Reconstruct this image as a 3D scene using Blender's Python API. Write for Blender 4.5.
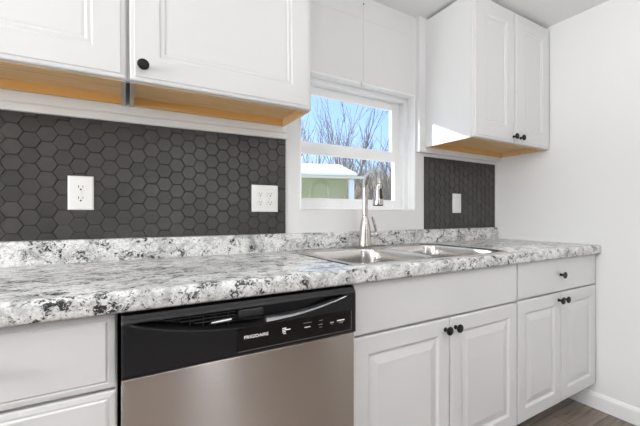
import bpy, bmesh, math, random
from mathutils import Vector, Matrix

for o in list(bpy.data.objects):
    bpy.data.objects.remove(o)
SC = bpy.context.scene
COL = SC.collection
PI = math.pi

# ------------------------------------------------------------------ camera
cam = bpy.data.cameras.new('camera')
cam.sensor_width = 36.0
cam.lens = 347.06 / 640 * 36
cam.shift_x = -16.6 / 640
cam.shift_y = 2.17 / 640
cam.clip_start = 0.02
cam.clip_end = 400
camo = bpy.data.objects.new('camera', cam)
camo.location = (-.1614, -1.5182, 1.079)
camo.rotation_euler = (PI / 2, 0, -.5453)
COL.objects.link(camo)
SC.camera = camo

# ------------------------------------------------------------------ world, sun, fill lights, exposure
SC.view_settings.view_transform = 'Standard'
SC.view_settings.look = 'None'
SC.view_settings.gamma = 1.0
SC.view_settings.use_curve_mapping = False
SC.view_settings.exposure = -0.33

W = bpy.data.worlds.new('world')
SC.world = W
W.use_nodes = True
nt = W.node_tree
nt.nodes.clear()
wo = nt.nodes.new('ShaderNodeOutputWorld')
bg = nt.nodes.new('ShaderNodeBackground')
tc = nt.nodes.new('ShaderNodeTexCoord')
sep = nt.nodes.new('ShaderNodeSeparateXYZ')
cr = nt.nodes.new('ShaderNodeValToRGB')
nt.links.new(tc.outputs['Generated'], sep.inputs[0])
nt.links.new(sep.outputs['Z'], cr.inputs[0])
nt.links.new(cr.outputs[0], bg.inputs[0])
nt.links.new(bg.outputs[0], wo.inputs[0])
cr.color_ramp.elements[0].position = 0.0
cr.color_ramp.elements[0].color = (.36, .45, .60, 1)
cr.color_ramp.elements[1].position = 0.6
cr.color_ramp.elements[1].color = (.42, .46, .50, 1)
e = cr.color_ramp.elements.new(.13)
e.color = (.25, .375, .56, 1)
e = cr.color_ramp.elements.new(.32)
e.color = (.19, .32, .55, 1)
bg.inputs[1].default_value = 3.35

SUN_DIR = Vector((.85, -1, -.5)).normalized()
sl = bpy.data.lights.new('sun', 'SUN')
sl.energy = 6.5
sl.angle = math.radians(1.5)
sl.color = (1, .96, .9)
so = bpy.data.objects.new('sun', sl)
so.rotation_euler = SUN_DIR.to_track_quat('-Z', 'Y').to_euler()
so.location = (-8, 12, 8)
COL.objects.link(so)


def area(name, loc, target, sx, sy, energy, color=(1, 1, 1)):
    l = bpy.data.lights.new(name, 'AREA')
    l.shape = 'RECTANGLE'
    l.size, l.size_y = sx, sy
    l.energy = energy
    l.color = color
    o = bpy.data.objects.new(name, l)
    o.location = loc
    o.rotation_euler = (Vector(target) - Vector(loc)).to_track_quat('-Z', 'Y').to_euler()
    COL.objects.link(o)
    return o


RWX = .66    # middle of the added rear window
# added fill lights out of view
area('rear_fill', (RWX, -3.92, 1.40), (RWX, 0, 1.30), .34, 1.3, 9, (.98, .99, 1))  # added light in the rear opening, also gives the steel its streak
area('side_fill', (-2.58, -.98, 1.55), (2, -.5, 1.7), 1.1, 1.2, 112, (.98, .99, 1))  # added light from the left, brightens cabinet side and right wall
area('upward_fill', (-.9, -2.4, 1.5), (-.9, -2.4, 3), .4, .4, 36, (.99, .995, 1))  # added upward light to brighten the ceiling
area('upward_fill', (.7, -2.3, 1.5), (.8, -2.3, 3), .4, .4, 42, (.99, .995, 1))  # second added upward light for the ceiling
area('overhead_fill', (.9, -2.1, 2.2), (.9, -2.1, 0), .5, .5, 3, (.99, .995, 1))  # added downward fill, no fixture there
area('overhead_fill', (-1.2, -2.3, 2.2), (-1.2, -2.3, 0), .5, .5, 3, (.99, .995, 1))  # second added downward fill, also without a fixture

# ------------------------------------------------------------------ materials


def mat(name, color, rough=.5, metal=0.0, spec=.5, **kw):
    m = bpy.data.materials.new(name)
    m.use_nodes = True
    b = m.node_tree.nodes['Principled BSDF']
    b.inputs['Base Color'].default_value = (*color, 1)
    b.inputs['Roughness'].default_value = rough
    b.inputs['Metallic'].default_value = metal
    b.inputs['Specular IOR Level'].default_value = spec
    for k, v in kw.items():
        b.inputs[k].default_value = v
    return m


def nodes(m):
    return m.node_tree, m.node_tree.nodes['Principled BSDF']


def objcoord(t, scale=(1, 1, 1), rot=(0, 0, 0)):
    c = t.nodes.new('ShaderNodeTexCoord')
    mp = t.nodes.new('ShaderNodeMapping')
    mp.inputs['Scale'].default_value = scale
    mp.inputs['Rotation'].default_value = rot
    t.links.new(c.outputs['Object'], mp.inputs[0])
    return mp.outputs[0]


def noise(t, vec, scale, detail=4, rough=.55, dist=0.0):
    n = t.nodes.new('ShaderNodeTexNoise')
    n.inputs['Scale'].default_value = scale
    n.inputs['Detail'].default_value = detail
    n.inputs['Roughness'].default_value = rough
    n.inputs['Distortion'].default_value = dist
    t.links.new(vec, n.inputs['Vector'])
    return n.outputs['Fac']


def ramp(t, fac, stops):
    r = t.nodes.new('ShaderNodeValToRGB')
    t.links.new(fac, r.inputs[0])
    els = r.color_ramp.elements
    while len(els) < len(stops):
        els.new(.5)
    for el, (p, c) in zip(els, stops):
        el.position = p
        el.color = (*c, 1) if len(c) == 3 else c
    return r.outputs[0]


def g(v):
    return (v, v, v)


def mix(t, fac, a, b, mode='MIX'):
    m = t.nodes.new('ShaderNodeMix')
    m.data_type = 'RGBA'
    m.blend_type = mode
    if isinstance(fac, (int, float)):
        m.inputs[0].default_value = fac
    else:
        t.links.new(fac, m.inputs[0])
    for s, i in ((a, 6), (b, 7)):
        if isinstance(s, tuple):
            m.inputs[i].default_value = (*s, 1)
        else:
            t.links.new(s, m.inputs[i])
    return m.outputs[2]


def bump(t, b, h, strength, dist=.002):
    n = t.nodes.new('ShaderNodeBump')
    n.inputs['Strength'].default_value = strength
    n.inputs['Distance'].default_value = dist
    t.links.new(h, n.inputs['Height'])
    t.links.new(n.outputs[0], b.inputs['Normal'])


M = {}
M['wall'] = mat('painted_wall', (.79, .79, .787), .6, spec=.3)
t, b = nodes(M['wall'])
bump(t, b, noise(t, objcoord(t), 160, 2), .05, .001)
M['ceiling'] = mat('ceiling_paint', (.82, .82, .815), .8, spec=.2)
M['trim'] = mat('white_trim_paint', (.84, .84, .835), .35)
M['cab'] = mat('white_thermofoil', (.69, .69, .69), .33)
M['vinyl'] = mat('white_vinyl', (.93, .93, .93), .3)
M['black'] = mat('black_knob', (.004, .004, .004), .42, spec=.3)
M['plate'] = mat('white_outlet_plastic', (.82, .82, .80), .35)
M['slot'] = mat('dark_slot', (.01, .01, .01), .6)
M['gap'] = mat('grey_board_edge', (.46, .40, .33), .7)

# unfinished wood of the cabinet undersides
M['wood'] = mat('raw_cabinet_wood', (.60, .33, .12), .5)
t, b = nodes(M['wood'])
v = objcoord(t, (2.2, 26, 26))
n = noise(t, v, 3, 5, .6, .4)
t.links.new(ramp(t, n, [(.3, (.66, .42, .19)), (.55, (.78, .52, .26)), (.75, (.82, .58, .31))]), b.inputs['Base Color'])

M['rail'] = mat('raw_rail_wood', (.74, .42, .14), .5)

# granite-look laminate
M['granite'] = mat('speckled_laminate', (.7, .7, .69), .2)
t, b = nodes(M['granite'])
v = objcoord(t, (1.4, 2.0, 1.6), (0, .55, .3))
n1 = noise(t, v, 11, 8, .70, .8)
base = ramp(t, n1, [(.33, (.30, .305, .305)), (.46, (.60, .605, .595)), (.55, (.78, .78, .765)), (.70, (.85, .85, .835))])
n5 = noise(t, v, 85, 4, .75, .3)
base = mix(t, 1.0, base, ramp(t, n5, [(.34, g(.55)), (.52, g(1.0))]), 'MULTIPLY')
n2 = noise(t, v, 60, 5, .70, .8)
n3 = noise(t, v, 12, 5, .65, 1.0)
f2 = ramp(t, n2, [(.47, g(0)), (.52, g(1))])
f3 = ramp(t, n3, [(.525, g(.0)), (.585, g(1))])
fl = mix(t, 1.0, f2, f3, 'MULTIPLY')
col = mix(t, fl, base, (.03, .033, .034))
n4 = noise(t, v, 95, 3, .6)
f4 = ramp(t, n4, [(.615, g(0)), (.66, g(.9))])
col = mix(t, f4, col, (.06, .06, .06))
t.links.new(col, b.inputs['Base Color'])

# hexagon tile
M['tile'] = mat('charcoal_tile', (.075, .072, .068), .36, spec=.45)
t, b = nodes(M['tile'])
at = t.nodes.new('ShaderNodeAttribute')
at.attribute_name = 'tone'
nn = noise(t, objcoord(t), 60, 4)
t.links.new(mix(t, 1.0, ramp(t, at.outputs['Fac'], [(0, (.040, .038, .0355)), (1, (.058, .055, .051))]),
                ramp(t, nn, [(.3, g(.88)), (.7, g(1.08))]), 'MULTIPLY'), b.inputs['Base Color'])
M['grout'] = mat('dark_grout', (.012, .012, .012), .8)

# brushed stainless
M['steel'] = mat('brushed_stainless', (.62, .585, .555), .30, 1.0)
t, b = nodes(M['steel'])
b.inputs['Roughness'].default_value = .23
b.inputs['Anisotropic'].default_value = 1.0
cx = t.nodes.new('ShaderNodeCombineXYZ')
cx.inputs[2].default_value = 1
t.links.new(cx.outputs[0], b.inputs['Tangent'])
M['sinksteel'] = mat('sink_stainless', (.60, .585, .565), .25, 1.0)
M['nickel'] = mat('brushed_nickel', (.56, .53, .50), .27, 1.0)
M['chrome'] = mat('silver_metal', (.80, .81, .83), .32, 1.0)
M['dwblack'] = mat('black_gloss_plastic', (.010, .010, .011), .38, spec=.3)
M['dwpanel'] = mat('black_display', (.003, .003, .003), .08)
M['letter'] = mat('white_print', (.92, .92, .92), .5)
M['greyprint'] = mat('grey_print', (.25, .25, .26), .5)
M['rubber'] = mat('black_button_rubber', (.01, .01, .01), .5)

# floor: dark wood-look planks
M['floor'] = mat('dark_plank_floor', (.12, .08, .06), .42)
t, b = nodes(M['floor'])
br = t.nodes.new('ShaderNodeTexBrick')
br.inputs['Scale'].default_value = 1
br.inputs['Brick Width'].default_value = 1.2
br.inputs['Row Height'].default_value = .17
br.inputs['Mortar Size'].default_value = .0015
br.inputs['Color1'].default_value = (.17, .135, .11, 1)
br.inputs['Color2'].default_value = (.235, .19, .16, 1)
br.inputs['Mortar'].default_value = (.03, .022, .018, 1)
t.links.new(objcoord(t), br.inputs['Vector'])
n = noise(t, objcoord(t, (2, 22, 22)), 2.2, 6, .65, .5)
t.links.new(mix(t, 1.0, br.outputs['Color'], ramp(t, n, [(.3, g(.55)), (.7, g(1.5))]), 'MULTIPLY'), b.inputs['Base Color'])

# glass of the window: clear with a weak mirror
M['glass'] = bpy.data.materials.new('window_glass')
M['glass'].use_nodes = True
t = M['glass'].node_tree
t.nodes.clear()
o_ = t.nodes.new('ShaderNodeOutputMaterial')
mx = t.nodes.new('ShaderNodeMixShader')
tr = t.nodes.new('ShaderNodeBsdfTransparent')
gl = t.nodes.new('ShaderNodeBsdfGlossy')
gl.inputs['Roughness'].default_value = .02
tr.inputs[0].default_value = (.97, .98, .98, 1)
mx.inputs[0].default_value = .05
t.links.new(tr.outputs[0], mx.inputs[1])
t.links.new(gl.outputs[0], mx.inputs[2])
t.links.new(mx.outputs[0], o_.inputs[0])

M['siding'] = mat('green_siding', (.43, .42, .23), .7)
M['snow'] = mat('snow', (.96, .94, .90), .7, spec=.2)
M['cream'] = mat('cream_eave', (.70, .66, .52), .6)
M['whitepost'] = mat('white_post', (.85, .86, .88), .5)
M['bark'] = mat('grey_bark', (.20, .165, .14), .9)
t, b = nodes(M['bark'])
t.links.new(ramp(t, noise(t, objcoord(t), 3, 4), [(.3, (.15, .125, .11)), (.7, (.32, .28, .245))]), b.inputs['Base Color'])
M['brush'] = mat('tan_brush', (.33, .28, .20), .9)
t, b = nodes(M['brush'])
t.links.new(ramp(t, noise(t, objcoord(t), .7, 5), [(.3, (.58, .44, .31)), (.5, (.74, .58, .42)), (.7, (.66, .58, .38))]), b.inputs['Base Color'])
M['ground'] = mat('thin_snow_on_grass', (.72, .72, .68), .9)

# ------------------------------------------------------------------ mesh helpers


def box(bm, x0, x1, y0, y1, z0, z1, bev=0.0, seg=2):
    r = bmesh.ops.create_cube(bm, size=1)
    vs = r['verts']
    for v in vs:
        v.co = Vector(((x0 + x1) / 2 + v.co.x * (x1 - x0), (y0 + y1) / 2 + v.co.y * (y1 - y0), (z0 + z1) / 2 + v.co.z * (z1 - z0)))
    if bev:
        es = list({e for v in vs for e in v.link_edges})
        bmesh.ops.bevel(bm, geom=es, offset=bev, segments=seg, affect='EDGES', profile=.5)


def nb(*a, **k):
    bm = bmesh.new()
    if a:
        box(bm, *a, **k)
    return bm


def lathe(bm, prof, origin, axis='Z', n=28):
    """prof: (radius, height) pairs along axis"""
    ax = {'Z': (Vector((1, 0, 0)), Vector((0, 1, 0)), Vector((0, 0, 1))),
          '-Y': (Vector((1, 0, 0)), Vector((0, 0, 1)), Vector((0, -1, 0))),
          'X': (Vector((0, 1, 0)), Vector((0, 0, 1)), Vector((1, 0, 0)))}[axis] if isinstance(axis, str) else axis
    O = Vector(origin)
    rings = []
    for r, h in prof:
        rings.append([bm.verts.new(O + ax[2] * h + (ax[0] * math.cos(a) + ax[1] * math.sin(a)) * r) for a in [2 * PI * k / n for k in range(n)]])
    for A, B in zip(rings, rings[1:]):
        for k in range(n):
            bm.faces.new((A[k], A[(k + 1) % n], B[(k + 1) % n], B[k]))
    bm.faces.new(list(reversed(rings[0])))
    bm.faces.new(rings[-1])


def tube(bm, pts, rad, n=10, caps=True):
    pts = [Vector(p) for p in pts]
    rs = rad if isinstance(rad, (list, tuple)) else [rad] * len(pts)
    up = None
    rings = []
    for i, p in enumerate(pts):
        d = (pts[min(i + 1, len(pts) - 1)] - pts[max(i - 1, 0)]).normalized()
        if up is None:
            up = d.orthogonal().normalized()
        else:
            up = (up - d * up.dot(d)).normalized()
        w = d.cross(up)
        rings.append([bm.verts.new(p + (up * math.cos(2 * PI * k / n) + w * math.sin(2 * PI * k / n)) * rs[i]) for k in range(n)])
    for A, B in zip(rings, rings[1:]):
        for k in range(n):
            bm.faces.new((A[k], A[(k + 1) % n], B[(k + 1) % n], B[k]))
    if caps:
        bm.faces.new(list(reversed(rings[0])))
        bm.faces.new(rings[-1])


def wloc(o):
    v = Vector((0, 0, 0))
    while o is not None:
        v += o.location
        o = o.parent
    return v


def obj(name, bm, m, parent=None, smooth=None, loc=None):
    """links the bmesh (built in world coordinates) as one object; loc = its own origin"""
    me = bpy.data.meshes.new(name)
    bmesh.ops.recalc_face_normals(bm, faces=bm.faces[:])
    ol = Vector(loc) if loc is not None else (wloc(parent) if parent else Vector((0, 0, 0)))
    bmesh.ops.translate(bm, verts=bm.verts[:], vec=-ol)
    bm.to_mesh(me)
    bm.free()
    for mm in (m if isinstance(m, (list, tuple)) else [m]):
        me.materials.append(mm)
    o = bpy.data.objects.new(name, me)
    COL.objects.link(o)
    if parent:
        o.parent = parent
        o.location = ol - wloc(parent)
    else:
        o.location = ol
    if smooth is not None:
        me.polygons.foreach_set('use_smooth', [True] * len(me.polygons))
        me.set_sharp_from_angle(angle=math.radians(smooth))
    return o


def struct(name, bm, m, parent=None, **k):
    o = obj(name, bm, m, parent, **k)
    o['kind'] = 'structure'
    return o


def thing(name, label, cat, loc=(0, 0, 0), group=None):
    o = bpy.data.objects.new(name, None)
    o.empty_display_size = .05
    o.location = loc
    COL.objects.link(o)
    o['label'] = label
    o['category'] = cat
    if group:
        o['group'] = group
    return o


def tag(o, label, cat, group=None, kind=None):
    o['label'] = label
    o['category'] = cat
    if group:
        o['group'] = group
    if kind:
        o['kind'] = kind
    return o


# ------------------------------------------------------------------ setting
XR, ZC = 2.09, 2.25
XL, YF = -2.6, -3.9
WX0, WX1, WZ0, WZ1 = .555, 1.303, 1.107, 1.786
WT = .15

bm = nb(XL - .1, XR + .1, YF - .1, .15, -.06, 0)
struct('floor', bm, M['floor'])
struct('ceiling', nb(XL - .1, XR + .1, YF - .1, .15, ZC, ZC + .06), M['ceiling'])
bm = nb()
box(bm, XL - .1, WX0, 0, WT, 0, ZC)
box(bm, WX1, XR + .1, 0, WT, 0, ZC)
box(bm, WX0, WX1, 0, WT, 0, WZ0)
box(bm, WX0, WX1, 0, WT, WZ1, ZC)
struct('wall_back', bm, M['wall'])
struct('wall_right', nb(XR, XR + .1, YF, 0, 0, ZC), M['wall'])
struct('wall_left', nb(XL - .1, XL, YF, 0, 0, ZC), M['wall'])
bm = nb()     # wall behind the camera; dark tone, window and doorway added for steel reflections
RX0, RX1, RZ0, RZ1 = RWX - .24, RWX + .24, .70, 2.08
DX0, DX1, DZ = 1.22, 2.02, 2.03
box(bm, XL, RX0, YF - .1, YF, 0, ZC)
box(bm, RX0, RX1, YF - .1, YF, 0, RZ0)
box(bm, RX0, RX1, YF - .1, YF, RZ1, ZC)
box(bm, RX1, DX0, YF - .1, YF, 0, ZC)
box(bm, DX0, DX1, YF - .1, YF, DZ, ZC)
box(bm, DX1, XR, YF - .1, YF, 0, ZC)
struct('wall_front', bm, mat('taupe_wall_paint', (.27, .24, .22), .6))
struct('added_rear_door', nb(DX0, DX1, YF - .09, YF - .05, 0, DZ), mat('brown_door', (.10, .06, .04), .5))  # unseen door, added as a dark band for the dishwasher steel to reflect
bm = nb()
for x0, x1, z0, z1 in ((RX0, RX1, RZ0, RZ0 + .05), (RX0, RX1, RZ1 - .05, RZ1), (RX0, RX0 + .05, RZ0, RZ1), (RX1 - .05, RX1, RZ0, RZ1), (RX0, RX1, 1.36, 1.41)):
    box(bm, x0, x1, YF - .08, YF - .03, z0, z1)
struct('added_rear_window', bm, M['vinyl'])  # unseen window frame, added around the bright streak source

bm = bmesh.new()
pr = [(XR - .0005, 0), (XR - .014, 0), (XR - .014, .070), (XR - .011, .078), (XR - .007, .085), (XR - .0005, .088)]
A = [bm.verts.new((x, YF, z)) for x, z in pr]
B = [bm.verts.new((x, -.473, z)) for x, z in pr]
for k in range(len(pr)):
    bm.faces.new((A[k], A[(k + 1) % len(pr)], B[(k + 1) % len(pr)], B[k]))
bm.faces.new(A)
bm.faces.new(list(reversed(B)))
struct('baseboard_right', bm, M['trim'])

# backing boards that carry the wall cabinets, and the board along the ceiling above the window
bm = nb()
box(bm, 1.310, XR, -.03, 0, 1.452, ZC, bev=.002)
struct('trim_1', bm, M['wall'])
bm = nb()
box(bm, -1.4, .476, -.022, 0, 1.461, ZC, bev=.003)
box(bm, -1.4, .476, -.016, 0, 1.455, 1.463)
box(bm, -1.4, .478, -.0225, 0, 1.432, 1.457, bev=.003)
for v_ in bm.verts:      # the board hangs a little out of level
    if v_.co.z < 2:
        v_.co.z += (v_.co.x - .476) * .0150
struct('trim_2', bm, M['trim'])
struct('trim_3', nb(.476, 1.310, -.0012, 0, 2.128, ZC, bev=.0005), M['wall'])

# window over the sink: two sashes in a vinyl frame, set back in the wall
win = bpy.data.objects.new('window_1', None)
win.location = (.93, .1, WZ0)
COL.objects.link(win)
win['kind'] = 'structure'


def ring(bm, x0, x1, z0, z1, y0, y1, wl, wr, wb, wt, bev=.003):
    box(bm, x0, x0 + wl, y0, y1, z0, z1, bev=bev)
    box(bm, x1 - wr, x1, y0, y1, z0, z1, bev=bev)
    box(bm, x0 + wl, x1 - wr, y0, y1, z0, z0 + wb, bev=bev)
    box(bm, x0 + wl, x1 - wr, y0, y1, z1 - wt, z1, bev=bev)


bm = nb()
ring(bm, WX0 - .0005, WX1 + .0005, WZ0 - .0005, WZ1 + .0005, -.004, .056, .006, .007, .006, .007, bev=.0015)
struct('bright_return_liner', bm, M['vinyl'], win)  # added liner; brightness of the daylit returns put into its white
bm = nb()
ring(bm, WX0, WX1, WZ0, WZ1, .055, .14, .012, .038, .012, .032)
struct('window_frame', bm, M['vinyl'], win)
bm = nb()
ring(bm, WX0 + .005, 1.268, 1.420, WZ1 - .03, .098, .125, .026, .060, .042, .045)
us = struct('upper_sash', bm, M['vinyl'], win)
struct('pane', nb(.583, 1.212, .109, .113, 1.458, 1.716), M['glass'], us)
bm = nb()
ring(bm, WX0 + .005, 1.268, WZ0 + .004, 1.440, .063, .096, .022, .066, .056, .046)
ls = struct('lower_sash', bm, M['vinyl'], win)
struct('pane', nb(.579, 1.206, .078, .082, 1.160, 1.398), M['glass'], ls)
bm = nb()
box(bm, .90, .95, .068, .09, 1.440, 1.449, bev=.003)
tube(bm, [(.905, .075, 1.452), (.935, .070, 1.456), (.962, .062, 1.455)], .005)
struct('sash_lock', bm, M['vinyl'], win, smooth=40)

# ------------------------------------------------------------------ hexagon tile
PITCH = .0515
AX, AZ = -.4785, 1.303


def tile_field(name, label, x0, x1, z0, z1, seed):
    rnd = random.Random(seed)
    root = thing(name, label, 'tile backsplash', ((x0 + x1) / 2, -.003, z0))
    obj('grout_backing', nb(x0, x1, -.003, -.0002, z0, z1), M['grout'], root)
    bm = bmesh.new()
    lay = bm.faces.layers.float.new('tone')
    R = (PITCH - .0016) / math.sqrt(3)
    dx = PITCH * math.sqrt(3) / 2

    def clip(poly):
        for ax, lim, sgn in ((0, x0, 1), (0, x1, -1), (1, z0, 1), (1, z1, -1)):
            out = []
            for i in range(len(poly)):
                p, q = poly[i], poly[(i + 1) % len(poly)]
                dp, dq = sgn * (p[ax] - lim), sgn * (q[ax] - lim)
                if dp >= 0:
                    out.append(p)
                if (dp >= 0) != (dq >= 0):
                    s = dp / (dp - dq)
                    out.append((p[0] + (q[0] - p[0]) * s, p[1] + (q[1] - p[1]) * s))
            poly = out
            if len(poly) < 3:
                return None
        return poly
    i0, i1 = int((x0 - AX) / dx) - 2, int((x1 - AX) / dx) + 2
    for i in range(i0, i1 + 1):
        for j in range(-12, 12):
            cx_ = AX + i * dx + rnd.uniform(-.0006, .0006)
            cz_ = AZ + j * PITCH + (PITCH / 2 if i % 2 else 0) + rnd.uniform(-.0006, .0006)
            tone = rnd.random()
            tilt = (rnd.uniform(-.012, .012), rnd.uniform(-.012, .012))
            levels = []
            for rr_, yy in ((R, -.003), (R - .0003, -.0058), (R - .0016, -.0066)):
                pl = clip([(cx_ + rr_ * math.cos(k * PI / 3), cz_ + rr_ * math.sin(k * PI / 3)) for k in range(6)])
                if pl is None:
                    break
                levels.append((pl, yy))
            if len(levels) < 3 or len({len(l[0]) for l in levels}) > 1:
                continue
            rings = [[bm.verts.new((p[0], yy + (tilt[0] * (p[0] - cx_) + tilt[1] * (p[1] - cz_) if yy < -.004 else 0), p[1])) for p in pl] for pl, yy in levels]
            n = len(rings[0])
            for A, B in zip(rings, rings[1:]):
                for k in range(n):
                    f = bm.faces.new((A[k], A[(k + 1) % n], B[(k + 1) % n], B[k]))
                    f[lay] = tone
            f = bm.faces.new(rings[-1])
            f[lay] = tone
    obj('hexagon_tiles', bm, M['tile'], root)


tile_field('tile_backsplash', 'long charcoal hexagon tile backsplash under the left wall cabinets', -1.4, .4765, .9945, 1.4325, 3)
tile_field('tile_backsplash', 'small charcoal hexagon tile backsplash right of the window', 1.3755, 2.060, .9945, 1.433, 5)

# ------------------------------------------------------------------ doors, knobs, cabinets


def front(bm, x0, x1, z0, z1, yb, prof):
    """a door or drawer front: nested rectangles; prof = (inset, y) from back to centre"""
    rings = []
    for ins, y in prof:
        rings.append([bm.verts.new(p) for p in ((x0 + ins, y, z0 + ins), (x1 - ins, y, z0 + ins), (x1 - ins, y, z1 - ins), (x0 + ins, y, z1 - ins))])
    for A, B in zip(rings, rings[1:]):
        for k in range(4):
            bm.faces.new((A[k], A[(k + 1) % 4], B[(k + 1) % 4], B[k]))
    bm.faces.new(rings[-1])
    bm.faces.new(list(reversed(rings[0])))


def raised(y):      # lower doors: raised centre panel with a wide bevel
    return [(0, y), (0, y - .016), (.0015, y - .0185), (.005, y - .020), (.058, y - .020), (.0625, y - .0175), (.066, y - .0145), (.071, y - .0135),
            (.098, y - .0185), (.101, y - .0192), (.104, y - .0192)]


def recessed(y):    # upper doors: flat centre inside a double bead
    return [(0, y), (0, y - .014), (.003, y - .0165), (.012, y - .0175), (.014, y - .020), (.080, y - .020), (.083, y - .0178), (.086, y - .0172),
            (.092, y - .0178), (.095, y - .0176), (.098, y - .0155), (.101, y - .015), (.106, y - .0158), (.11, y - .016)]


def slab(y):
    return [(0, y), (0, y - .016), (.0015, y - .0185), (.005, y - .020), (.006, y - .020)]


def lipped(y):
    return [(0, y), (0, y - .014), (.002, y - .0165), (.010, y - .018), (.0125, y - .0182), (.0135, y - .0172), (.0155, y - .0172), (.019, y - .020), (.022, y - .020)]


def knob(x, z, y, parent):
    bm = bmesh.new()
    lathe(bm, [(.0085, 0), (.0085, .002), (.006, .004), (.0055, .013), (.008, .017), (.0145, .019), (.0165, .0225), (.0155, .026), (.010, .0285), (.004, .029)], (x, y, z), '-Y', 24)
    return obj('knob', bm, M['black'], parent, smooth=35)


def upper_cabinet(label, x0, x1, z0, z1, yb, yf, doors, raw='', tilt=0.0, kz=.048):
    root = thing('wall_cabinet', label, 'cabinet', ((x0 + x1) / 2, yb, z0), 'white wall cabinets')
    t_ = .012
    bm = nb()
    box(bm, x0, x0 + t_, yf, yb, z0, z1)
    box(bm, x1 - t_, x1, yf, yb, z0, z1)
    box(bm, x0 + t_, x1 - t_, yf, yb, z1 - t_, z1)
    box(bm, x0 + t_, x1 - t_, yb - .008, yb, z0 + .03, z1 - t_)
    box(bm, x0 + t_, x1 - t_, yf, yf + .018, z0 + .003, z0 + .04)
    if raw == 'r':       # the face frames of the two neighbours meet
        box(bm, x1 - .02, GX - .0004, yf, yf + .018, z0 + .004, z1)
    if raw == 'l':
        box(bm, GX + .0004, x0 + .02, yf, yf + .018, z0 + .004, z1)
    obj('cabinet_body', bm, M['cab'], root)
    bm = nb()
    e = .0012
    box(bm, x0 + t_, x1 - t_, yf + .018, yb - .008, z0 + .028, z0 + .040)       # bottom board, set up
    eb = nb()                                                                     # raw lower edges of the sides
    box(eb if 'l' in raw else bm, x0 + .002, x0 + t_ + e, yf + .002, yb - .001, z0 - e, z0 + .028)
    box(eb if 'r' in raw else bm, x1 - t_ - e, x1 - .002, yf + .002, yb - .001, z0 - e, z0 + .028)
    box(bm, x0 + t_, x1 - t_, yf + .001, yf + .0195, z0 + .0005, z0 + .028)      # rear of the front rail
    rb = nb(x0 + t_, x1 - t_, yb - .024, yb - .008, z0, z0 + .028)
    obj('back_rail', rb, M['rail'], root)
    o = obj('bottom_panel', bm, M['wood'], root)
    o['label'] = 'raw orange-brown wood underside'
    if raw:
        obj('side_edge', eb, M['gap'], root)['label'] = 'grey-beige lower edge of the side board'
    else:
        eb.free()
    for (dx0, dx1, kn) in doors:
        bm = bmesh.new()
        front(bm, dx0, dx1, z0 + .004, z1 - .004, yf, recessed(yf))
        d = obj('door', bm, M['cab'], root)
        if kn:
            knob(kn, z0 + kz, yf - .020, d)
    root.rotation_euler.y = -tilt
    root.location.z -= tilt * (.46 - root.location.x)
    return root


TILT = .008
UZ0, UZ1 = 1.4865, 2.236
GX = -.1565
upper_cabinet('white wall cabinet at far left, above the first power outlet', -.78, GX - .006, UZ0, UZ1, -.022, -.2905,
              [(-.777, GX - .005, -.735)], 'r', TILT)
upper_cabinet('white wall cabinet with a black knob, just left of the window', GX + .006, .459, UZ0, UZ1, -.022, -.2905,
              [(GX + .005, .458, -.117)], 'l', TILT)
cr_ = upper_cabinet('white two-door wall cabinet in the corner, right of the window', 1.3585, XR - .004, 1.482, 2.232, -.03, -.345,
                    [(1.361, 1.7205, 1.702), (1.7235, XR - .007, 1.768)], kz=.038)


def base_cabinet(label, x0, x1, fronts, toe=True):
    """fronts: (kind, name, x0, x1, z0, z1, knob or None)"""
    root = thing('base_cabinet', label, 'cabinet', ((x0 + x1) / 2, -.3, 0), 'white base cabinets')
    t_ = .016
    yf = -.592
    bm = nb()
    box(bm, x0, x0 + t_, yf, -.004, .135, .866)
    box(bm, x1 - t_, x1, yf, -.004, .135, .866)
    box(bm, x0 + t_, x1 - t_, yf, -.012, .135, .151)
    box(bm, x0 + t_, x1 - t_, -.012, -.004, .135, .866)
    box(bm, x0 + t_, x1 - t_, yf, yf + .018, .83, .866)
    box(bm, x0 + t_, x1 - t_, yf, yf + .018, .675, .715)
    obj('cabinet_body', bm, M['cab'], root)
    obj('toe_kick', nb(x0, x1, -.47, -.455, 0, .135), M['cab'], root)
    for kind, name, a, b_, z0, z1, kn in fronts:
        bm = bmesh.new()
        front(bm, a, b_, z0, z1, yf, kind(yf))
        d = obj(name, bm, M['cab'], root)
        if kn:
            knob(kn[0], kn[1], yf - .020, d)
    return root


BX0, DX_0, DX_1, SX, BX1 = -.60, -.1765, .4455, 1.334, XR - .006
base_cabinet('white drawer cabinet left of the dishwasher', BX0, DX_0 - .002,
             [(lipped, 'drawer', BX0 + .003, DX_0 - .0045, .699, .862, (-.392, .781)),
              (lipped, 'drawer', BX0 + .003, DX_0 - .0045, .42, .692, (-.392, .556)),
              (lipped, 'drawer', BX0 + .003, DX_0 - .0045, .125, .413, (-.392, .27))])
MID = (DX_1 + SX) / 2 + .004
base_cabinet('white sink cabinet with plain false front and two doors, right of the dishwasher', DX_1 + .001, SX - .001,
             [(slab, 'false_front', DX_1 + .003, SX - .003, .695, .864, None),
              (raised, 'door', DX_1 + .003, MID - .0015, .140, .688, (MID - .026, .648)),
              (raised, 'door', MID + .0015, SX - .003, .140, .688, (MID + .030, .648))])
MR = 1.709
base_cabinet('white corner cabinet with one drawer over two doors, against the right wall', SX + .001, BX1,
             [(slab, 'drawer', SX + .003, BX1 - .003, .698, .864, (1.702, .781)),
              (raised, 'door', SX + .003, MR - .0015, .140, .691, (MR - .026, .655)),
              (raised, 'door', MR + .0015, BX1 - .003, .140, .691, (MR + .026, .655))])

# ------------------------------------------------------------------ worktop with upstand
CT, CB = .914, .8665
SK = (.462, 1.308, -.604, -.058)     # sink rim x0 x1 y0 y1
HO = (.480, 1.290, -.587, -.13)     # opening in the worktop


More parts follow.
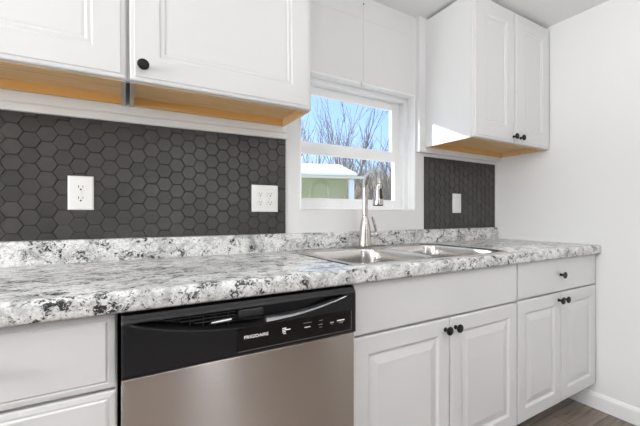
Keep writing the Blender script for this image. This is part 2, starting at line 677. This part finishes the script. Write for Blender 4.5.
def edge_profile(y0=-.637):
    pts = [(y0 + .03, CB), (y0 + .006, CB), (y0 + .0015, CB + .003), (y0, CB + .008), (y0, CT - .014), (y0 + .002, CT - .007), (y0 + .0065, CT - .002), (y0 + .013, CT)]
    return pts


def extrude_profile(bm, pts, x0, x1):
    A = [bm.verts.new((x0, y, z)) for y, z in pts]
    B = [bm.verts.new((x1, y, z)) for y, z in pts]
    n = len(pts)
    for k in range(n):
        bm.faces.new((A[k], A[(k + 1) % n], B[(k + 1) % n], B[k]))
    bm.faces.new(A)
    bm.faces.new(list(reversed(B)))


wt = thing('countertop', 'grey and white speckled stone-look worktop running along the back wall', 'countertop', (.7, -.32, CB))
bm = bmesh.new()
CX0, CX1 = -.62, XR - .003
ep = edge_profile()
for a, b_ in ((CX0, HO[0]), (HO[1], CX1)):
    extrude_profile(bm, ep + [(-.002, CT), (-.002, CB + .012), (ep[0][0], CB + .012)], a, b_)
extrude_profile(bm, ep + [(HO[2], CT), (HO[2], CB + .012), (ep[0][0], CB + .012)], HO[0], HO[1])
extrude_profile(bm, [(HO[3], CB + .012), (HO[3], CT), (-.002, CT), (-.002, CB + .012)], HO[0], HO[1])
obj('worktop', bm, M['granite'], wt, smooth=40, loc=(0, 0, 0))
bm = bmesh.new()
extrude_profile(bm, [(-.0205, CT - .001), (-.0205, .985), (-.018, .991), (-.013, .9935), (-.0005, .9935), (-.0005, CT - .001)], CX0, 2.076)
obj('upstand', bm, M['granite'], wt, smooth=40, loc=(0, 0, 0))

# ------------------------------------------------------------------ sink


def rr(x0, x1, y0, y1, r, z, n=8):
    out = []
    for cx_, cy_, a0 in ((x1 - r, y1 - r, 0), (x0 + r, y1 - r, PI / 2), (x0 + r, y0 + r, PI), (x1 - r, y0 + r, 1.5 * PI)):
        for k in range(n + 1):
            a = a0 + PI / 2 * k / n
            out.append(Vector((cx_ + r * math.cos(a), cy_ + r * math.sin(a), z)))
    return out


sink = thing('double_bowl_sink', 'stainless steel double bowl sink set in the worktop under the window', 'sink', (.89, -.32, CT - .19))
bm = bmesh.new()


def loop(pts):
    vs = [bm.verts.new(p) for p in pts]
    es = [bm.edges.new((vs[k], vs[(k + 1) % len(vs)])) for k in range(len(vs))]
    return vs, es


def bridge(A, B):
    n = len(A)
    for k in range(n):
        bm.faces.new((A[k], A[(k + 1) % n], B[(k + 1) % n], B[k]))


x0, x1, y0, y1 = SK
ZR = CT + .0055
o1, _ = loop(rr(x0, x1, y0, y1, .045, CT + .0004))
o2, _ = loop(rr(x0 + .0015, x1 - .0015, y0 + .0015, y1 - .0015, .0435, CT + .004))
o3, _ = loop(rr(x0 + .006, x1 - .006, y0 + .006, y1 - .006, .039, CT + .006))
o4, e4 = loop(rr(x0 + .013, x1 - .013, y0 + .013, y1 - .013, .034, ZR - .002))
bridge(o1, o2)
bridge(o2, o3)
bridge(o3, o4)
bowls = [(x0 + .030, .874, y0 + .027, y1 - .080), (.907, x1 - .030, y0 + .027, y1 - .080)]
edges = list(e4)
inner = []
for bx0, bx1, by0, by1 in bowls:
    v0, e0 = loop(rr(bx0, bx1, by0, by1, .075, ZR - .002))
    edges += e0
    inner.append((v0, (bx0, bx1, by0, by1)))
bmesh.ops.triangle_fill(bm, use_beauty=True, use_dissolve=False, edges=edges)
for v0, (bx0, bx1, by0, by1) in inner:
    prev = v0
    for ins, z, r in ((.003, ZR - .004, .073), (.006, ZR - .012, .07), (.009, ZR - .05, .068), (.014, ZR - .15, .06), (.022, ZR - .172, .055), (.04, ZR - .184, .045), (.07, ZR - .187, .03)):
        nx, _ = loop(rr(bx0 + ins, bx1 - ins, by0 + ins, by1 - ins, r, z))
        bridge(prev, nx)
        prev = nx
    bm.faces.new(prev)
obj('basin', bm, M['sinksteel'], sink, smooth=50)
for bx0, bx1, by0, by1 in bowls:
    bm = bmesh.new()
    lathe(bm, [(.044, 0), (.044, .002), (.036, .003), (.030, -.0), (.008, .001)], ((bx0 + bx1) / 2, (by0 + by1) / 2, ZR - .1865), 'Z')
    obj('drain', bm, M['chrome'], sink, smooth=40)

# ------------------------------------------------------------------ faucet
FX, FY, FZ = .868, -.098, ZR - .0015
fau = thing('pull_down_faucet', 'tall brushed nickel gooseneck faucet with pull-down spray head behind the sink', 'faucet', (FX, FY, FZ))
bm = bmesh.new()
A = [bm.verts.new(p) for p in rr(FX - .128, FX + .128, FY - .028, FY + .028, .027, FZ)]
B = [bm.verts.new(p) for p in rr(FX - .128, FX + .128, FY - .028, FY + .028, .027, FZ + .004)]
Cc = [bm.verts.new(p) for p in rr(FX - .124, FX + .124, FY - .024, FY + .024, .0235, FZ + .0075)]
bridge(A, B)
bridge(B, Cc)
bm.faces.new(Cc)
bm.faces.new(list(reversed(A)))
obj('base_plate', bm, mat('dark_nickel', (.30, .285, .27), .3, 1.0), fau, smooth=40)
bm = bmesh.new()
lathe(bm, [(.033, .007), (.033, .012), (.0318, .02), (.0300, .06), (.0262, .10), (.0200, .132), (.0155, .150), (.0140, .158), (.0145, .160), (.0145, .164), (.012, .166)], (FX, FY, FZ), 'Z', 32)
obj('body', bm, M['nickel'], fau, smooth=40)
HX, HY = .826, -.262
dv = Vector((HX - FX, HY - FY, 0))
reach = dv.length
du = dv / reach
pts = [Vector((FX, FY, FZ + z)) for z in (.16, .20, .24, .270)]
rad_ = reach / 2
zc = FZ + .283
for k in range(0, 19):
    a = PI - (PI * .93) * k / 18
    pts.append(Vector((FX, FY, zc)) + du * (rad_ + rad_ * math.cos(a)) + Vector((0, 0, rad_ * 1.05 * math.sin(a))))
bm = bmesh.new()
tube(bm, pts, .0138, 18)
obj('gooseneck_spout', bm, M['nickel'], fau, smooth=60)
end = pts[-1]
down = Vector((-du.x * .06, -du.y * .06, -1)).normalized()
ux = Vector((0, 0, 1)).cross(down).normalized()
uy = down.cross(ux)
bm = bmesh.new()
lathe(bm, [(.0128, -.002), (.0146, .002), (.0150, .010), (.0158, .030), (.0185, .054), (.0225, .074), (.0245, .088), (.0242, .093)], end, (ux, uy, down), 28)
head = obj('spray_head', bm, M['nickel'], fau, smooth=40)
bm = bmesh.new()
lathe(bm, [(.0238, .091), (.0238, .097), (.020, .099), (.004, .0985)], end, (ux, uy, down), 28)
obj('nozzle_face', bm, M['rubber'], head, smooth=40)
bm = bmesh.new()
side = Vector((.05, -1, 0)).normalized()
p0 = end + down * .020 + side * .0135
p1 = end + down * .068 + side * .0195
tube(bm, [p0, p0 + (p1 - p0) * .12, p0 + (p1 - p0) * .88, p1], [.004, .0065, .008, .004], 14)
o = obj('spray_button', bm, M['rubber'], head, smooth=50)
o['label'] = 'black spray button'
bm = bmesh.new()
hb = Vector((FX, FY, FZ + .062))
hd = Vector((.90, -.43, .06)).normalized()
hx = Vector((0, 0, 1)).cross(hd).normalized()
lathe(bm, [(.012, .018), (.0125, .030), (.0125, .046), (.0150, .048), (.0155, .062), (.013, .066), (.004, .067)], hb, (hx, hd.cross(hx), hd), 22)
hub = hb + hd * .056
tube(bm, [hub, hub + Vector((-.004, -.003, .022)), hub + Vector((-.016, -.004, .060)), hub + Vector((-.026, -.004, .088))], [.0065, .006, .0068, .0055], 12)
obj('lever_handle', bm, M['nickel'], fau, smooth=45)

# ------------------------------------------------------------------ dishwasher
dw = thing('dishwasher', 'black and stainless steel dishwasher built in under the worktop', 'dishwasher', ((DX_0 + DX_1) / 2, -.3, 0))
P0, P1 = DX_0 + .006, DX_1 - .003
bm = nb()
box(bm, P0 + .002, P1 - .002, -.592, -.03, .10, .845)
obj('tub_housing', bm, M['dwblack'], dw)
obj('toe_panel', nb(P0, P1, -.548, -.53, .004, .10), M['dwblack'], dw)
bm = bmesh.new()
front(bm, P0, P1, .12, .7195, -.592, [(0, -.594), (0, -.6255), (.0015, -.6285), (.004, -.630), (.006, -.630)])
obj('door_panel', bm, M['steel'], dw)


def zlow(x):
    u = (x - .13) / .285
    return .838 - .046 * max(0.0, 1 - u * u)


def smooth(a, b_, v):
    v = min(1, max(0, (v - a) / (b_ - a)))
    return v * v * (3 - 2 * v)


def ytop(x, z):
    zl = zlow(x)
    zt = .8405
    y = -.640 + .010 * smooth(.835, .858, z) ** 2
    if abs(x - .13) < .285:
        h = zt - zl
        d = smooth(-.001, .010, z - zl) * (1 - smooth(zt - .0015, zt + .0015, z))
        y += .034 * d * smooth(.0, .012, h)
    return y


bm = bmesh.new()
NX, NZ = 150, 74
PZ0, PZ1 = .7215, .8585
grid = []
for j in range(NZ + 1):
    z = PZ0 + (PZ1 - PZ0) * j / NZ
    row = []
    for i in range(NX + 1):
        x = P0 + (P1 - P0) * i / NX
        ed = min(x - P0, P1 - x, z - PZ0)
        y = ytop(x, z) + .004 * (1 - smooth(0, .006, ed))
        row.append(bm.verts.new((x, y, z)))
    grid.append(row)
for j in range(NZ):
    for i in range(NX):
        bm.faces.new((grid[j][i], grid[j][i + 1], grid[j + 1][i + 1], grid[j + 1][i]))
# sides and back
edge = grid[0] + [r[-1] for r in grid[1:]] + list(reversed(grid[-1][:-1])) + [r[0] for r in reversed(grid[1:-1])]
back = [bm.verts.new((v.co.x, -.594, v.co.z)) for v in edge]
for k in range(len(edge)):
    k2 = (k + 1) % len(edge)
    bm.faces.new((edge[k], edge[k2], back[k2], back[k]))
bm.faces.new(back)
cp = obj('control_panel', bm, M['dwblack'], dw, smooth=35)
# grille bars inside the left of the handle pocket
bm = nb()
for k, zz in enumerate((.8345, .8265, .8185, .8105)):
    xa = -.085 + k * .033
    box(bm, xa, .078, -.628, -.610, zz - .0014, zz + .0014)
for xx in (-.03, .0, .03, .06):
    box(bm, xx - .001, xx + .001, -.626, -.610, zlow(xx) + .006, .839)
obj('vent_grille', bm, M['rubber'], cp)
bm = nb()
box(bm, .084, .150, -.6385, -.606, .816, .8395, bev=.006, seg=3)
obj('latch_handle', bm, M['rubber'], cp, smooth=40)


def lip(bm, xa, xb, h0, h1, n=24):
    """silver wedge standing in for the highlight on the lower lip of the pocket"""
    A = []
    for k in range(n + 1):
        x = xa + (xb - xa) * k / n
        h = h0 + (h1 - h0) * k / n
        zl = zlow(x)
        A.append([bm.verts.new(p) for p in ((x, -.6412, zl + h * .3), (x, -.6405, zl + h * .7), (x, -.634, zl + h), (x, -.622, zl + h), (x, -.622, zl + h * .3))])
    for p, q in zip(A, A[1:]):
        for k in range(5):
            bm.faces.new((p[k], p[(k + 1) % 5], q[(k + 1) % 5], q[k]))
    bm.faces.new(A[0])
    bm.faces.new(list(reversed(A[-1])))


bm = bmesh.new()
lip(bm, .155, .405, .0185, .002)
obj('lip_highlight', bm, M['chrome'], cp, smooth=40)  # highlight along the pocket lip, modelled as a silver strip
bm = bmesh.new()
tube(bm, [(.018, -.630, .814), (.060, -.632, .8165), (.066, -.632, .817)], [.003, .0034, .0028], 10)
obj('lip_highlight', bm, M['chrome'], cp, smooth=40)  # short glint at the left of the lip, also a silver piece
# display strip with its thin grey outline
bm = nb(.078, .425, -.6412, -.639, .7305, .7925, bev=.0005)
obj('display_strip', bm, M['dwpanel'], cp)
bm = nb()
for a, b_, c_, d_ in ((.080, .423, .7325, .7331), (.4224, .423, .7325, .7905)):
    box(bm, a, b_, -.6415, -.6410, c_, d_)
obj('outline', bm, M['greyprint'], cp)


def lettering(s, x0, zb, w, h, y, parent, m, name='lettering'):
    cu = bpy.data.curves.new('lettering', 'FONT')
    cu.body = s
    cu.extrude = .02
    cu.offset = .012
    tmp = bpy.data.objects.new('lettering', cu)
    COL.objects.link(tmp)
    bpy.context.view_layer.update()
    me = bpy.data.meshes.new_from_object(tmp.evaluated_get(bpy.context.evaluated_depsgraph_get()))
    bpy.data.objects.remove(tmp)
    xs = [v.co.x for v in me.vertices]
    ys = [v.co.y for v in me.vertices]
    zs = [v.co.z for v in me.vertices]
    bm = bmesh.new()
    bm.from_mesh(me)
    for v in bm.verts:
        v.co = Vector((x0 + (v.co.x - min(xs)) / (max(xs) - min(xs)) * w,
                       y - (v.co.z - min(zs)) / (max(zs) - min(zs)) * .0004,
                       zb + (v.co.y - min(ys)) / (max(ys) - min(ys)) * h))
    return obj(name, bm, m, parent)


lettering('FRIGIDAIRE', .096, .763, .064, .0082, -.6412, cp, M['letter'])
for a, w_, z_, h_ in ((.199, .012, .7715, .0024), (.199, .024, .7668, .0024), (.199, .010, .7620, .0024), (.202, .008, .7575, .0022),
                      (.262, .026, .776, .0012), (.312, .012, .776, .0012), (.266, .018, .7635, .0022), (.310, .014, .7645, .0018), (.312, .010, .7565, .0012),
                      (.349, .004, .7635, .0025), (.356, .004, .7635, .0025), (.351, .007, .7595, .0016), (.372, .026, .7655, .0030), (.376, .018, .7610, .0016), (.382, .010, .7575, .0012)):
    obj('button_mark', nb(a, a + w_, -.6416, -.6410, z_, z_ + h_), M['letter' if h_ > .002 else 'greyprint'], cp)

# ------------------------------------------------------------------ outlets on the tile


def socket(bm, cx_, cz_, y):
    """the raised face of one receptacle"""
    pts = []
    for k in range(28):
        a = 2 * PI * k / 28
        pts.append((cx_ + .0172 * math.cos(a), cz_ + max(-.0128, min(.0128, .0172 * math.sin(a)))))
    A = [bm.verts.new((p[0], y, p[1])) for p in pts]
    B = [bm.verts.new((p[0], y - .0016, p[1])) for p in pts]
    n = len(A)
    for k in range(n):
        bm.faces.new((A[k], A[(k + 1) % n], B[(k + 1) % n], B[k]))
    bm.faces.new(B)


def outlet(name, label, cx_, cz_, w, h, gangs):
    root = thing(name, label, 'outlet' if gangs else 'switch', (cx_, -.006, cz_ - h / 2))
    yb = -.0062
    bm = bmesh.new()
    front(bm, cx_ - w / 2, cx_ + w / 2, cz_ - h / 2, cz_ + h / 2, yb, [(0, yb), (0, yb - .002), (.0015, yb - .004), (.005, yb - .0055), (.007, yb - .0057)])
    obj('cover_plate', bm, M['plate'], root)
    yf = yb - .0057
    for gx in gangs:
        for dz in (.0195, -.0195):
            bm = bmesh.new()
            socket(bm, cx_ + gx, cz_ + dz, yf)
            s = obj('receptacle', bm, M['plate'], root)
            bm = nb()
            ys = yf - .0016
            box(bm, cx_ + gx - .0075, cx_ + gx - .0052, ys - .0003, ys + .0005, cz_ + dz - .0015, cz_ + dz + .0068)
            box(bm, cx_ + gx + .0050, cx_ + gx + .0070, ys - .0003, ys + .0005, cz_ + dz - .0005, cz_ + dz + .0062)
            lathe(bm, [(.0030, 0), (.0030, .0004)], (cx_ + gx, ys, cz_ + dz - .0072), '-Y', 12)
            obj('slots', bm, M['slot'], s)
        bm = bmesh.new()
        lathe(bm, [(.0032, 0), (.003, .0012), (.001, .0016)], (cx_ + gx, yf, cz_), '-Y', 12)
        obj('screw', bm, M['plate'], root, smooth=40)
    if not gangs:
        bm = bmesh.new()
        yy = yf
        A = [(-.0165, -.0335, yy), (.0165, -.0335, yy), (.0165, .0335, yy), (-.0165, .0335, yy)]
        box(bm, cx_ - .0165, cx_ + .0165, yy - .0015, yy, cz_ - .0335, cz_ + .0335, bev=.001)
        obj('rocker', bm, M['plate'], root)
        for dz in (.0485, -.0485):
            bm = nb()
            lathe(bm, [(.0032, 0), (.003, .0012), (.001, .0016)], (cx_, yf, cz_ + dz), '-Y', 12)
            obj('screw', bm, M['plate'], root, smooth=40)
    return root


outlet('wall_outlet', 'single white power outlet on the tile under the far left cabinet', -.297, 1.157, .0745, .119, [0])
outlet('wall_outlet', 'double-wide white power outlet on the tile near the window', .376, 1.154, .1235, .121, [-.023, .023])
outlet('wall_switch', 'white switch plate on the small tile panel right of the window', 1.660, 1.155, .080, .124, [])

# thin cord hanging from the ceiling to a clip on the window head
t_ = thing('hanging_cord', 'thin pale cord hanging from the ceiling down to the top of the window', 'cord', (.918, -.016, 1.772))
bm = bmesh.new()
tube(bm, [(.918, -.016, 2.249), (.918, -.016, 2.0), (.918, -.016, 1.785)], .0007, 8)
obj('cord', bm, mat('pale_cord', (.72, .72, .71), .6), t_, smooth=60)
bm = nb(.906, .930, -.018, -.0005, 1.768, 1.790, bev=.005)
obj('clip', bm, M['plate'], t_, smooth=40)
bm = bmesh.new()
lathe(bm, [(.003, 0), (.0042, .003), (.003, .007)], (.918, -.016, 2.198), 'Z', 12)
obj('bead', bm, M['greyprint'], t_, smooth=50)

# ------------------------------------------------------------------ outdoors
bm = nb(-60, 90, .6, 90, -1.2, -1.0)
struct('ground', bm, M['ground'])

# green shed with a snowy gable roof
SD = 12.0
shed = thing('garden_shed', 'pale green sided shed with snow on its gable roof, seen through the window', 'shed', (5.5, SD + 2, -1.0))
SX0, SX1 = 1.5, 8.49
RY = SD + 3.58
bm = bmesh.new()
zz = -1.0
while zz < 2.86:    # lapped siding boards
    z2 = min(zz + .19, 2.86)
    v = [bm.verts.new(p) for p in ((SX0, SD - .02, zz), (SX1, SD - .02, zz), (SX1, SD, z2), (SX0, SD, z2))]
    bm.faces.new(v)
    v2 = [bm.verts.new(p) for p in ((SX0, SD, zz), (SX1, SD, zz), (SX1, SD - .02, zz), (SX0, SD - .02, zz))]
    bm.faces.new(v2)
    zz += .19
box(bm, SX0, SX1, SD, SD + 7.2, -1.0, 2.86)
for xx in (SX0, SX1):
    v = [bm.verts.new(p) for p in ((xx, SD, 2.86), (xx, SD + 7.2, 2.86), (xx, RY, 3.78))]
    bm.faces.new(v)
obj('wall', bm, M['siding'], shed)
RZE, RZR = 2.91, 3.90


def slope(bm, xa, xb, ya, za, yb, zb, th):
    v = [bm.verts.new(p) for p in ((xa, ya, za), (xb, ya, za), (xb, yb, zb), (xa, yb, zb), (xa, ya, za + th), (xb, ya, za + th), (xb, yb, zb + th), (xa, yb, zb + th))]
    for f in ((0, 1, 2, 3), (4, 5, 6, 7), (0, 1, 5, 4), (1, 2, 6, 5), (2, 3, 7, 6), (3, 0, 4, 7)):
        bm.faces.new([v[i] for i in f])


bm = bmesh.new()
slope(bm, SX0 - .3, SX1 + .42, SD - .4, RZE - .10, RY, RZR - .10, .07)
slope(bm, SX0 - .3, SX1 + .42, SD + 7.6, RZE - .10, RY, RZR - .10, .07)
box(bm, SX0 - .3, SX1 + .75, SD - .46, SD - .36, RZE - .16, RZE - .05)
obj('roof', bm, M['cream'], shed)
bm = bmesh.new()
slope(bm, SX0 - .3, SX1 + .40, SD - .42, RZE - .02, RY, RZR - .02, .10)
slope(bm, SX0 - .3, SX1 + .40, SD + 7.6, RZE - .02, RY, RZR - .02, .10)
obj('snow', bm, M['snow'], shed)
obj('corner_post', nb(SX1 + .06, SX1 + .32, SD - .2, SD + .05, -1.0, 2.74), M['whitepost'], shed)

cnr, ang = Vector((8.89, 11.58, 0)), -.35      # the shed stands turned about its near corner
shed.location = cnr + Matrix.Rotation(ang, 3, 'Z') @ (shed.location - cnr)
shed.rotation_euler.z = ang


# bare winter trees
def tree(label, x, y, h, r, seed, lean=0.0, spread=.55, stems=1, zb=-1.0, depth=4, dens=1.0):
    rnd = random.Random(seed)
    bm = bmesh.new()

    def grow(p, d, L, rad, lev):
        n = 4 if lev < 2 else 3
        pts, rs = [p.copy()], [rad]
        q = p.copy()
        dd = d.copy()
        for k in range(n):
            dd = (dd + Vector((rnd.uniform(-.13, .13), rnd.uniform(-.13, .13), rnd.uniform(-.03, .10)))).normalized()
            q = q + dd * (L / n)
            pts.append(q.copy())
            rs.append(rad * (1 - .5 * (k + 1) / n))
        tube(bm, pts, rs, 6 if lev < 2 else (4 if lev < 3 else 3), caps=lev < 1)
        if lev >= depth:
            return
        kids = {0: 5, 1: 4, 2: 3, 3: 2}.get(lev, 2)
        kids = max(2, int(round(kids * dens)))
        for k in range(kids):
            s = rnd.uniform(.30, 1.0) if k else 1.0
            i = min(n - 1, int(s * n))
            f = s * n - i
            bp = pts[i].lerp(pts[i + 1], f) if i < n else pts[-1]
            ang = rnd.uniform(0, 2 * PI)
            tilt = spread * rnd.uniform(.55, 1.35) if k else .15
            ort = dd.orthogonal().normalized()
            ort = Matrix.Rotation(ang, 3, dd) @ ort
            nd = (dd * math.cos(tilt) + ort * math.sin(tilt) + Vector((0, 0, .12))).normalized()
            cr2 = rs[i] * (.62 if k else .85)
            grow(bp, nd, L * rnd.uniform(.5, .78), max(cr2, .017), lev + 1)
    for s in range(stems):
        a = rnd.uniform(0, 2 * PI)
        off = .35 * (stems > 1)
        d = Vector((lean + off * math.cos(a) * .8, off * math.sin(a) * .5, 1)).normalized()
        grow(Vector((x + off * math.cos(a), y + off * math.sin(a), zb)), d, h * .42, r * rnd.uniform(.8, 1.1), 0)
    o = obj('bare_tree', bm, M['bark'], None, loc=(x, y, zb))
    tag(o, label, 'tree', 'bare trees beyond the shed')
    return o


def atpx(u, y):
    f, yaw, cx_ = 347.06, .5453, 336.6
    a = (u - cx_) / f
    c, s = math.cos(yaw), math.sin(yaw)
    rx, ry = a * c + s, -a * s + c
    return -.1614 + rx * (y + 1.5182) / ry


tree('bare tree at the left edge of the window behind the shed roof', atpx(307, 25), 25.0, 11.2, .14, 11, 0, .40, 2, dens=.85)
tree('tallest bare tree with many upright stems, left of the window middle', atpx(331, 21.5), 21.5, 11.2, .16, 23, 0, .36, 2)
tree('slim forked bare tree in the middle of the window view', atpx(349, 26), 26.0, 11.5, .14, 8, .02, .45, 1)
tree('wide bushy bare tree in the right half of the window view', atpx(366, 16.5), 16.5, 6.5, .14, 31, 0, .5, 2)
tree('bare tree at the right edge of the window view', atpx(394, 25), 25.0, 9.6, .13, 44, .05, .5, 2)
tree('small thin bare tree just right of the shed corner, behind the faucet arc', atpx(374, 13.6), 13.6, 4.4, .07, 52, .03, .45, 1)
tree('leaning bare tree low in the window, right of the faucet head', atpx(383, 19.5), 19.5, 6.6, .08, 65, .06, .45, 1)

# tangled brush of the wood behind: too many stems to count
rnd = random.Random(77)
bm = bmesh.new()
for k in range(5200):
    y = rnd.uniform(31, 40)
    x = rnd.uniform(.36 * y, 1.25 * y)
    h = rnd.uniform(2.6, 7.2)
    p = Vector((x, y, -1.0 + rnd.uniform(0, 2.5)))
    d = Vector((rnd.uniform(-.35, .35), rnd.uniform(-.2, .2), 1)).normalized()
    q = p + d * h * .5
    d2 = (d + Vector((rnd.uniform(-.3, .3), 0, 0))).normalized()
    tube(bm, [p, q, q + d2 * h * .5], [.05 * rnd.uniform(.5, 1.4), .04, .012], 3, caps=False)
tag(obj('brush_thicket', bm, M['brush'], None), 'tan tangled winter brush filling the distance beyond the shed', 'brush', kind='stuff')
bm = bmesh.new()
xs = [-20 + 5 * k for k in range(19)]
R1 = [bm.verts.new((x, 34, -1.0)) for x in xs]
R2 = [bm.verts.new((x, 42, 3.1 + .5 * math.sin(x * .31))) for x in xs]
R3 = [bm.verts.new((x, 60, 3.6 + .6 * math.sin(x * .21 + 1))) for x in xs]
R4 = [bm.verts.new((x, 60, -1.0)) for x in xs]
for A, B in ((R1, R2), (R2, R3), (R3, R4), (R4, R1)):
    for k in range(len(xs) - 1):
        bm.faces.new((A[k], A[k + 1], B[k + 1], B[k]))
struct('hillside', bm, M['brush'])
